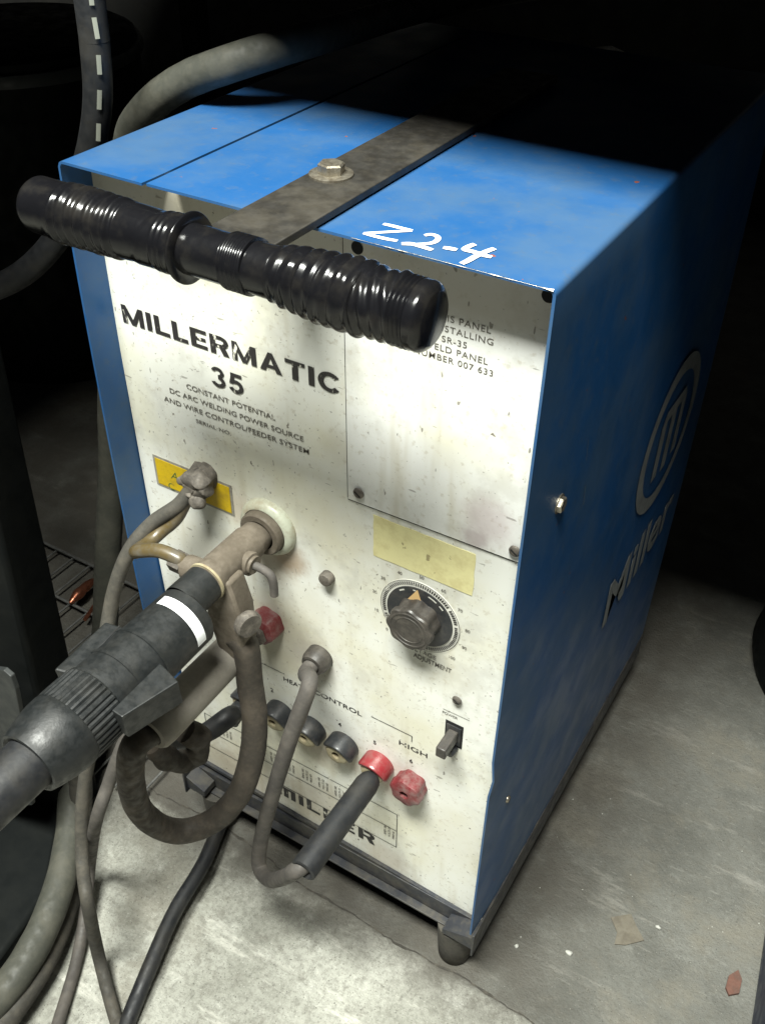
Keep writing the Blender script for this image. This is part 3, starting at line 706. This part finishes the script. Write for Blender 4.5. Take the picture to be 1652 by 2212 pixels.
# side blocks of the body: latch lever on the right, flat block on the left
A_, B_, C_, D_ = at(346, 1431, z=.600), at(386, 1472, z=.600), at(264, 1549, z=.600), at(241, 1534, z=.600)
MB().prism([A_, B_, C_, D_], (-.003, .004, -.032)).build('latch_lever', 'plugrubber', gp, bevel=.0012, smooth=False)
A_, B_, C_, D_ = at(228, 1342, z=.601), at(290, 1362, z=.601), at(205, 1470, z=.601), at(116, 1446, z=.601)
MB().prism([A_, B_, C_, D_], (.004, .002, -.030)).build('side_block', 'plugrubber', gp, bevel=.002, smooth=False)
MB().ribbon([(A_ + B_) / 2 + Vector((0, 0, .0004)), (C_ + D_) / 2 + Vector((0, 0, .0004))], .0012, (0, 0, 1)).build('mould_line', 'rubber', gp, smooth=False)
# ribbed nut
n = 120; prof = [(0, .0335), (.002, .0352), (.030, .0352), (.034, .0348)]
nut = MB(); vs = []; fs = []
for h, r in prof:
    for k in range(n):
        g = 2 * PI * k / n; rr = r - (.0016 if k % 3 == 0 and .001 < h < .032 else 0)
        vs.append((BX + math.cos(g) * rr, -.2125 - h, BZ + math.sin(g) * rr))
for i in range(len(prof) - 1):
    for k in range(n): fs.append((i * n + k, i * n + (k + 1) % n, (i + 1) * n + (k + 1) % n, (i + 1) * n + k))
nut.add(vs, fs).build('ribbed_nut', 'plugrubber', gp, ang=20)
bend((BX, -.2462, BZ), (0, -1, 0), [(0, .0345), (.002, .0353), (.012, .0350), (.024, .0330), (.036, .0300), (.041, .0285), (.0415, .0265), (.039, .022)]).build('smooth_collar', 'plugrubber', gp)
MB().tube([(BX, -.275, BZ), (BX, -.33, BZ - .001), (BX - .002, -.40, BZ - .006), (BX - .01, -.50, BZ - .04), (BX - .03, -.62, BZ - .14), (BX - .05, -.72, BZ - .30), (BX - .06, -.78, .02)], lambda t: .0232 - .002 * min(1, t * 3), 32, 10).build('cable', 'rubber', gp)

# ------------------------------------------------------------------ weld power cable: boot, loop, lug
wc = empty('power_cable', (.14, -.12, .25), 'thick brown dusty cable looping from a fat grey boot up to the brass lug', 'cable')
MB().lathe((.161, 0, .480), (0, -1, -.004), [(.012, .006), (.036, .007), (.038, .0175), (.045, .0200), (.150, .0210), (.160, .0200), (.1635, .0175), (.164, .013)], 40, cap=False).build('rubber_boot', 'boot', wc)
lp = [(.161, -.155, .4793), at(291, 1612, y=-.178), at(283, 1680, y=-.180), at(300, 1745, y=-.172), at(345, 1785, y=-.155), at(400, 1795, y=-.135), at(465, 1770, y=-.112), at(518, 1712, y=-.090), at(545, 1630, y=-.070),
      at(550, 1550, y=-.058), at(540, 1475, y=-.050), at(532, 1400, y=-.047), (AX + .016, -.047, AZ - .075)]
MB().tube(lp, .0135, 22, 10, jit=.03).build('cable', 'brownhose', wc)

# ------------------------------------------------------------------ jumper lead
jl = empty('jumper_lead', (.24, -.06, .08), 'grey lead from the panel bushing into the bright red terminal by a black sleeve', 'cable')
tx, tz = .2950, .3045
MB().tube([(.2175, .030, .437), (.2175, .005, .436), at(668, 1480, y=-.022), at(625, 1600, y=-.045), at(588, 1720, y=-.058), at(565, 1810, y=-.068), at(560, 1870, y=-.078), at(583, 1900, y=-.092), at(618, 1893, y=-.108), at(636, 1882, y=-.121), (tx - .002, -.110, tz - .004)],
          .0088, 18, 10, jit=.02).build('lead', 'greycord', jl)
MB().lathe((tx, .012, tz), (-.01, -1, -.025), [(0, .009), (.004, .0118), (.012, .0135), (.124, .0145), (.132, .0142), (.133, .0112), (.128, .0088)], 32, cap=False).build('plug_sleeve', 'rubber', jl)

# ------------------------------------------------------------------ small black plug and its lead at the first terminals
bl = empty('black_lead', (.09, -.08, .20), 'short black lead with angled plug in the leftmost dark terminal behind the brown loop', 'cable')
MB().tube([(.112, .016, .306), (.111, -.010, .305), at(500, 1545, y=-.035), at(450, 1580, y=-.060), at(400, 1600, y=-.085), at(345, 1590, y=-.110), at(300, 1570, y=-.13)], lambda t: .0085 + .003 * math.exp(-((t - .42) / .2) ** 2), 18, 10).build('lead', 'rubber', bl)
MB().lathe((.112, .014, .306), (0, -1, 0), [(0, .0105), (.010, .0105), (.022, .0125), (.024, .009)], 24, cap=False).build('plug', 'black', bl)
# dark strap of rubber wound where cables cross under the boot
one(MB().tube([at(330, 1605, y=-.14), at(365, 1640, y=-.13), at(410, 1640, y=-.11), at(432, 1600, y=-.10), at(400, 1578, y=-.11)], .0125, 16, 8, jit=.12).rough(.003, 60).build('rubber_wrap', 'brownhose'), 'crumpled dark rubber wrap bunched under the grey boot', 'wrap')

# ------------------------------------------------------------------ control cord and gas hose
one(MB().tube([cc + Vector((-.004, .002, -.006)), at(385, 1092, y=.002), at(330, 1130, y=-.014), at(285, 1182, y=-.034), at(255, 1250, y=-.050), at(238, 1320, y=-.064), at(226, 1400, y=-.085), at(214, 1500, y=-.11), at(196, 1620, y=-.13), at(180, 1720, y=-.15),
            at(178, 1850, y=-.18), at(190, 1950, y=-.215), at(215, 2070, z=.035), at(255, 2215, z=.012), at(300, 2330, z=.010)], .0078, 18, 10, jit=.02).build('control_cord', 'dusthose'), 'thin dark grey cord running from the clamp on the yellow label down to the floor', 'cable')
one(MB().tube([cc + Vector((-.006, .0, -.010)), at(382, 1118, y=.000), at(350, 1147, y=-.012), at(322, 1172, y=-.028), at(302, 1186, y=-.044), at(294, 1192, y=-.056), at(303, 1190, y=-.062), at(345, 1190, y=-.060), at(390, 1209, y=-.057), (AX - .044, -.056, AZ + .001)], .0070, 18, 10, jit=.02).build('gas_hose', 'amber'),
    'short amber hose bent back from the clamp to the brass side nut', 'hose')

# ------------------------------------------------------------------ loose cables on the left
one(MB().tube([(.10, 1.2, .90), (.05, .75, .94), at(900, 20, y=.5), at(720, 72, y=.3), at(600, 105, y=.215), at(490, 140, y=.185), at(400, 175, y=.180), at(330, 225, y=.180), at(285, 290, y=.185), (-.125, .195, .83), (-.14, .17, .70), (-.16, .15, .58), at(243, 1010, y=.15), at(234, 1180, y=.13), at(226, 1370, y=.10), at(205, 1520, y=.03), at(162, 1690, z=.09),
            at(152, 1800, z=.075), at(128, 1915, z=.07), at(82, 2030, z=.06), at(15, 2135, z=.05), at(-70, 2230, z=.04)], lambda t: .0148 + .0052 * t, 24, 10, jit=.02).build('supply_hose', 'palehose'),
    'thick pale grey hose arching behind the machine and lying on the floor at lower left', 'hose')
one(MB().tube([at(150, 1600, z=.22), at(175, 1690, z=.12), at(168, 1820, z=.035), at(150, 1940, z=.03), at(105, 2060, z=.03), at(45, 2160, z=.03), at(-40, 2270, z=.03)], .0150, 20, 10, jit=.02).build('grey_hose', 'dusthose'), 'second grey hose on the floor along the right side of the thick pale hose', 'hose')
one(MB().tube([at(290, 1560, y=-.10), at(262, 1620, y=-.12), at(236, 1690, y=-.14), at(208, 1775, y=-.165), at(196, 1860, z=.07), at(186, 1960, z=.03), at(165, 2080, z=.010), at(120, 2230, z=.010), at(90, 2330, z=.010)], .0075, 16, 10, jit=.02).build('pale_cord', 'greycord'), 'pale dusty cord slanting down under the ribbed nut', 'cable')
one(MB().tube([(.02, .22, .03), (.055, .10, .026), at(497, 1742, z=.022), at(440, 1865, z=.030), at(380, 1965, z=.030), at(330, 2075, z=.026), at(270, 2225, z=.012), at(240, 2330, z=.010)], .0098, 18, 10, jit=.02).build('floor_cable', 'rubber'), 'black cable coming from under the machine across the bright concrete to the bottom edge', 'cable')
# dashed hose
hp = [(-.04, .12, 1.35), at(193, -10, y=.12), at(205, 90, y=.12), at(212, 200, y=.12), at(203, 290, y=.12), at(178, 390, y=.12), at(140, 490, y=.11), at(70, 575, y=.09), at(-10, 622, y=.07), at(-120, 650, y=.04), at(-300, 640, y=0)]
dh = MB().tube(hp, .0135, 22, 12).build('dashed_hose', 'rubber')
dm = MB()
def dashes(px0, py0, px1, py1):
    c0 = at(px0, py0, y=.12); c1 = at(px1, py1, y=.12)
    v = (CC - (c0 + c1) / 2).normalized(); t = (c1 - c0).normalized(); s = t.cross(v).normalized(); v = s.cross(t)
    if v.dot(CC - c0) < 0: v = -v
    vs = []; fs = []
    for j in range(5):
        c = c0.lerp(c1, j / 4)
        for k in range(5):
            g = (k / 4 - .5) * .28 - .06; vs.append(c + (v * math.cos(g) + s * math.sin(g)) * .0146)
    for j in range(4):
        for k in range(4): fs.append((j * 5 + k, j * 5 + k + 1, (j + 1) * 5 + k + 1, (j + 1) * 5 + k))
    dm.add(vs, fs)
for d in ((194, -14, 196, 2), (200, 30, 208, 76), (210, 106, 213, 148), (214, 178, 213, 220), (212, 250, 211, 288)): dashes(*d)
dmo = dm.build('printed_dashes', 'dash', dh)
c = one(dh, 'dark hose with a line of white printed dashes hanging at upper left', 'hose').location.copy()
for v in dmo.data.vertices: v.co -= c

# ------------------------------------------------------------------ surroundings
pr_, pl_ = -.006, -.30
ps = empty('tool_cart', (-.06, -.08, 0), 'black tool cart with a square post at the left edge', 'cart')
b0, b1 = at(147, 1388, y=-.03), at(49, 940, y=-.03); f0, f1 = at(75, 1470, y=-.10), at(0, 1150, y=-.10)
def ext(a, b, z): return a + (b - a) * ((z - a.z) / (b.z - a.z))
q = []
for z in (0, 1.25): 
    br, fr = ext(b0, b1, z), ext(f0, f1, z); q += [fr, br, br + Vector((-.11, -.035, 0)), fr + Vector((-.11, -.035, 0))]
MB().add(q, [(0, 3, 2, 1), (4, 5, 6, 7), (0, 1, 5, 4), (1, 2, 6, 5), (2, 3, 7, 6), (3, 0, 4, 7)]).build('post', 'matteblack', ps, bevel=.006)
MB().box((-1.3, -.62, 1.25), (-.19, .03, 1.28)).build('shade_deck', 'matteblack', ps)  # unseen deck added above the view to shade the floor at left
a = [at(-60, 1440, y=-.16), at(8, 1448, y=-.16), at(24, 1462, y=-.16), at(34, 1490, y=-.16), at(62, 1640, y=-.16), at(70, 1740, y=-.16), at(-60, 1740, y=-.16)]
gpz = MB().prism(a, (0, .006, 0)).build('bracket_plate', 'greyplate', ps, bevel=.001, smooth=False)
# dark rounded canister upper left, seen only as a dull highlight
cq = at(20, 60, y=.95)
cn = empty('dark_canister', (cq.x, .95, 0), 'dark canister with a dull rounded rim in the upper left corner', 'canister')
MB().lathe((cq.x, .95, 0), (0, 0, 1), [(0, .26), (cq.z - .03, .26), (cq.z - .01, .255), (cq.z, .235), (cq.z + .004, .0001)], 48, cap=False).build('body', 'matteblack', cn)
MB().lathe((cq.x, .95, cq.z - .05), (0, 0, 1), [(0, .261), (.0, .268), (.012, .271), (.024, .267), (.024, .260)], 48, cap=False).build('rim', 'greyplate', cn)
lb = [at(x, y, z=.055) for x, y in ((165, 1640), (140, 1715), (100, 1930), (0, 2068), (-160, 2200), (-260, 1800), (-60, 1600))]  # flat black slab, outlined to the dark area at lower left
one(MB().prism(lb, (0, 0, -.0545)).build('dark_slab', 'matteblack', None, bevel=.006), 'flat black slab on the floor at lower left behind the pale hose', 'tray')
# wire rack on the floor
wr = empty('wire_rack', (-.45, .2, 0), 'grey wire rack lying flat on the floor left of the machine', 'rack')
zc = .020
for y in (.308, .217, .12):
    MB().tube([(-.68, y, zc), (-.05, y, zc)], .0028, 10, 4).build('long_wire', 'wire', wr)
for k in range(15):
    x = -.655 + k * .041
    MB().tube([(x, .312, zc - .0045), (x, -.02, zc - .0045)], .0019, 8, 4).build('cross_wire', 'wire', wr)
for x, y in ((-.66, .3), (-.66, .0), (-.08, .3), (-.08, .0)):
    MB().tube([(x, y, zc - .004), (x, y, 0)], .003, 8, 2).build('leg', 'wire', wr)
p0, p1 = at(152, 1303, z=.028), at(209, 1247, z=.028)
one(MB().tube([p0, p0.lerp(p1, .4) + Vector((0, 0, .002)), p1], lambda t: .003 + .006 * math.sin(PI * min(1, t * 1.1)) ** .5, 14, 6, jit=.3).build('copper_offcut', 'copper'), 'shiny reddish copper offcut lying on the wire rack', 'scrap metal')
one(MB().tube([p0 + Vector((.045, -.012, -.006)), p1 + Vector((.03, -.01, -.006))], .0035, 10, 4).build('copper_offcut', 'copper'), 'small dull copper rod lying below the larger offcut on the rack', 'scrap metal')

# dark drum behind on the right, next machine at lower right edge
dr = empty('dark_drum', (.80, .77, 0), 'black round drum standing on the floor in the dark at right', 'drum')
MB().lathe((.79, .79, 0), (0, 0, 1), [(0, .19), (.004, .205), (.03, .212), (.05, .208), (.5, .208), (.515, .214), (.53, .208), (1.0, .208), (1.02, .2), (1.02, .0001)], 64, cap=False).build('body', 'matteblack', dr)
bx = empty('blue_cabinet', (.86, .15, 0), 'dark blue cabinet edge at the lower right border', 'cabinet')
MB().add([(.692, .60, 0), (.757, .10, 0), (1.2, .10, 0), (1.2, .60, 0), (.696, .60, .95), (.761, .10, .95), (1.2, .10, .95), (1.2, .60, .95)], [(0, 3, 2, 1), (4, 5, 6, 7), (0, 1, 5, 4), (1, 2, 6, 5), (2, 3, 7, 6), (3, 0, 4, 7)]).build('body', 'darkblue', bx, bevel=.004)
vf = at(1163, 130, y=.62)
vt = empty('pipe_valve', vf - Vector((0, 0, .05)), 'small dull valve fitting standing in the dark behind the machine', 'valve')
MB().lathe(vf - Vector((0, 0, .03)), (0, 0, 1), [(0, .010), (.02, .010), (.022, .016), (.034, .016), (.040, .009), (.052, .009), (.054, .0001)], 20, cap=False).build('body', 'steel', vt)
MB().tube([vf - Vector((0, 0, .03)), vf + Vector((0, .3, -.06)), vf + Vector((0, .6, -.3))], .008, 12, 6).build('pipe', 'darksteel', vt)
one(MB().tube([(-.3, 1.3, 1.05), (.0, .95, .985), (.3, .9, 1.0), (.75, .95, 1.1)], .03, 20, 8).build('dim_pipe', 'dusthose'), 'dim grey pipe crossing the dark behind the machine', 'pipe')

# bench whose deck shades the rear half; its underside is above the camera's view
wb = empty('work_bench', (.4, 1.2, 0), 'dark steel bench deck over the rear of the machine', 'bench')
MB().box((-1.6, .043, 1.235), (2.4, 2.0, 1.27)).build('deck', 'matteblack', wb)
for x, y in ((-1.5, .3), (2.3, .3), (-1.5, 1.9), (2.3, 1.9)): MB().box((x - .03, y - .03, 0), (x + .03, y + .03, 1.235)).build('leg', 'matteblack', wb)

# floor
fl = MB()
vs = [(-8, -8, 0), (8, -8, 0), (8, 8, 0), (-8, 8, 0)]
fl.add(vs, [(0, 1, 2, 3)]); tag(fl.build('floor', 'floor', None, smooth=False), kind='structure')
wl_ = MB().box((-8, 2.6, 0), (8, 2.7, 3.2)); wl2 = wl_.build('wall', 'wallm', None, smooth=False); tag(wl2, kind='structure')
ck = MB(); x = -1.2; pts = []
while x < 1.5:
    pts.append((x, (.016 - .05 * max(0, x) if x < .3 else .001) + .008 * noise.noise(Vector((x * 8, 0, 0))) + .004 * noise.noise(Vector((x * 34, 2, 0))) + .002 * noise.noise(Vector((x * 120, 5, 0))), .0016)); x += .005
nn = len(pts)
ck.ribbon(pts, lambda t: .0014 + .008 * max(0, noise.noise(Vector((t * 90, 1, 0)))) ** 1.3 + .0025 * abs(noise.noise(Vector((t * 400, 1, 0)))), (0, 0, 1), sub=1)
y = -.01; pts = []
tag(ck.build('floor_joint', 'crack', None, smooth=False), kind='structure')

def flat(name, pts, z, th, mat, label, cat, group=None):
    o = MB().prism([at(px, py, z=z) for px, py in pts], (0, 0, th)).build(name, mat, None, smooth=False); return one(o, label, cat, group)
flat('cardboard_scrap', [(1318, 1982), (1362, 1975), (1372, 1998), (1390, 2032), (1350, 2042), (1326, 2040), (1332, 2015)], .001, .0012, 'paper', 'brown torn scrap lying flat on the grey floor to the right', 'scrap')
flat('rust_chip', [(1572, 2110), (1592, 2098), (1600, 2118), (1594, 2148), (1572, 2152), (1565, 2135)], .001, .004, 'redchip', 'rust red chip on the floor near the lower right corner', 'scrap')
for px, py, r, lb in ((1228, 2058, .0034, 'white crumb on the floor just right of the front foot'), (1421, 2003, .0030, 'white crumb on the floor beside the brown scrap'), (1115, 2043, .0022, 'tiny pale crumb on the floor close to the front foot')):
    p = at(px, py, z=.002)
    one(MB().ball(p, (r * 1.3, r, .0022), 6).rough(.0012, 300).build('crumb', 'crumb'), lb, 'debris', 'crumbs on the floor')
g = MB(); rnd = random.Random(5)
for k in range(160):
    x = rnd.uniform(-.1, .85); y = rnd.uniform(-.35, .55); r = rnd.uniform(.0003, .0011)
    g.add([(x - r, y - r, .0003), (x + r, y - r * .6, .0003), (x + r * .6, y + r, .0003), (x, y, r * 1.2 + .0003)], [(0, 1, 2), (0, 1, 3), (1, 2, 3), (2, 0, 3)])
tag(g.build('floor_grit', 'crumb', None, smooth=False), kind='stuff', label='fine grit scattered over the concrete floor', cat='grit')

# ------------------------------------------------------------------ light
w = bpy.data.worlds.new('World'); S.world = w; w.use_nodes = True
w.node_tree.nodes['Background'].inputs[0].default_value = (.75, .85, 1, 1); w.node_tree.nodes['Background'].inputs[1].default_value = .010
def area(name, loc, tgt, sx, sy, power, col):
    l = bpy.data.lights.new(name, 'AREA'); l.shape = 'RECTANGLE'; l.size = sx; l.size_y = sy; l.energy = power; l.color = col
    o = bpy.data.objects.new(name, l); COL.objects.link(o); o.location = loc
    o.rotation_euler = (Vector(tgt) - Vector(loc)).to_track_quat('-Z', 'Y').to_euler(); return o
area('ceiling_lamp', (.33, -.95, 3.1), (.3, .1, .5), 1.30, .46, 288, (.97, .99, .92))
S.render.engine = 'CYCLES'
S.view_settings.view_transform = 'Standard'; S.view_settings.look = 'None'; S.view_settings.exposure = 0; S.view_settings.gamma = 1
S.cycles.use_denoising = True
S.render.resolution_x = 764; S.render.resolution_y = 1024
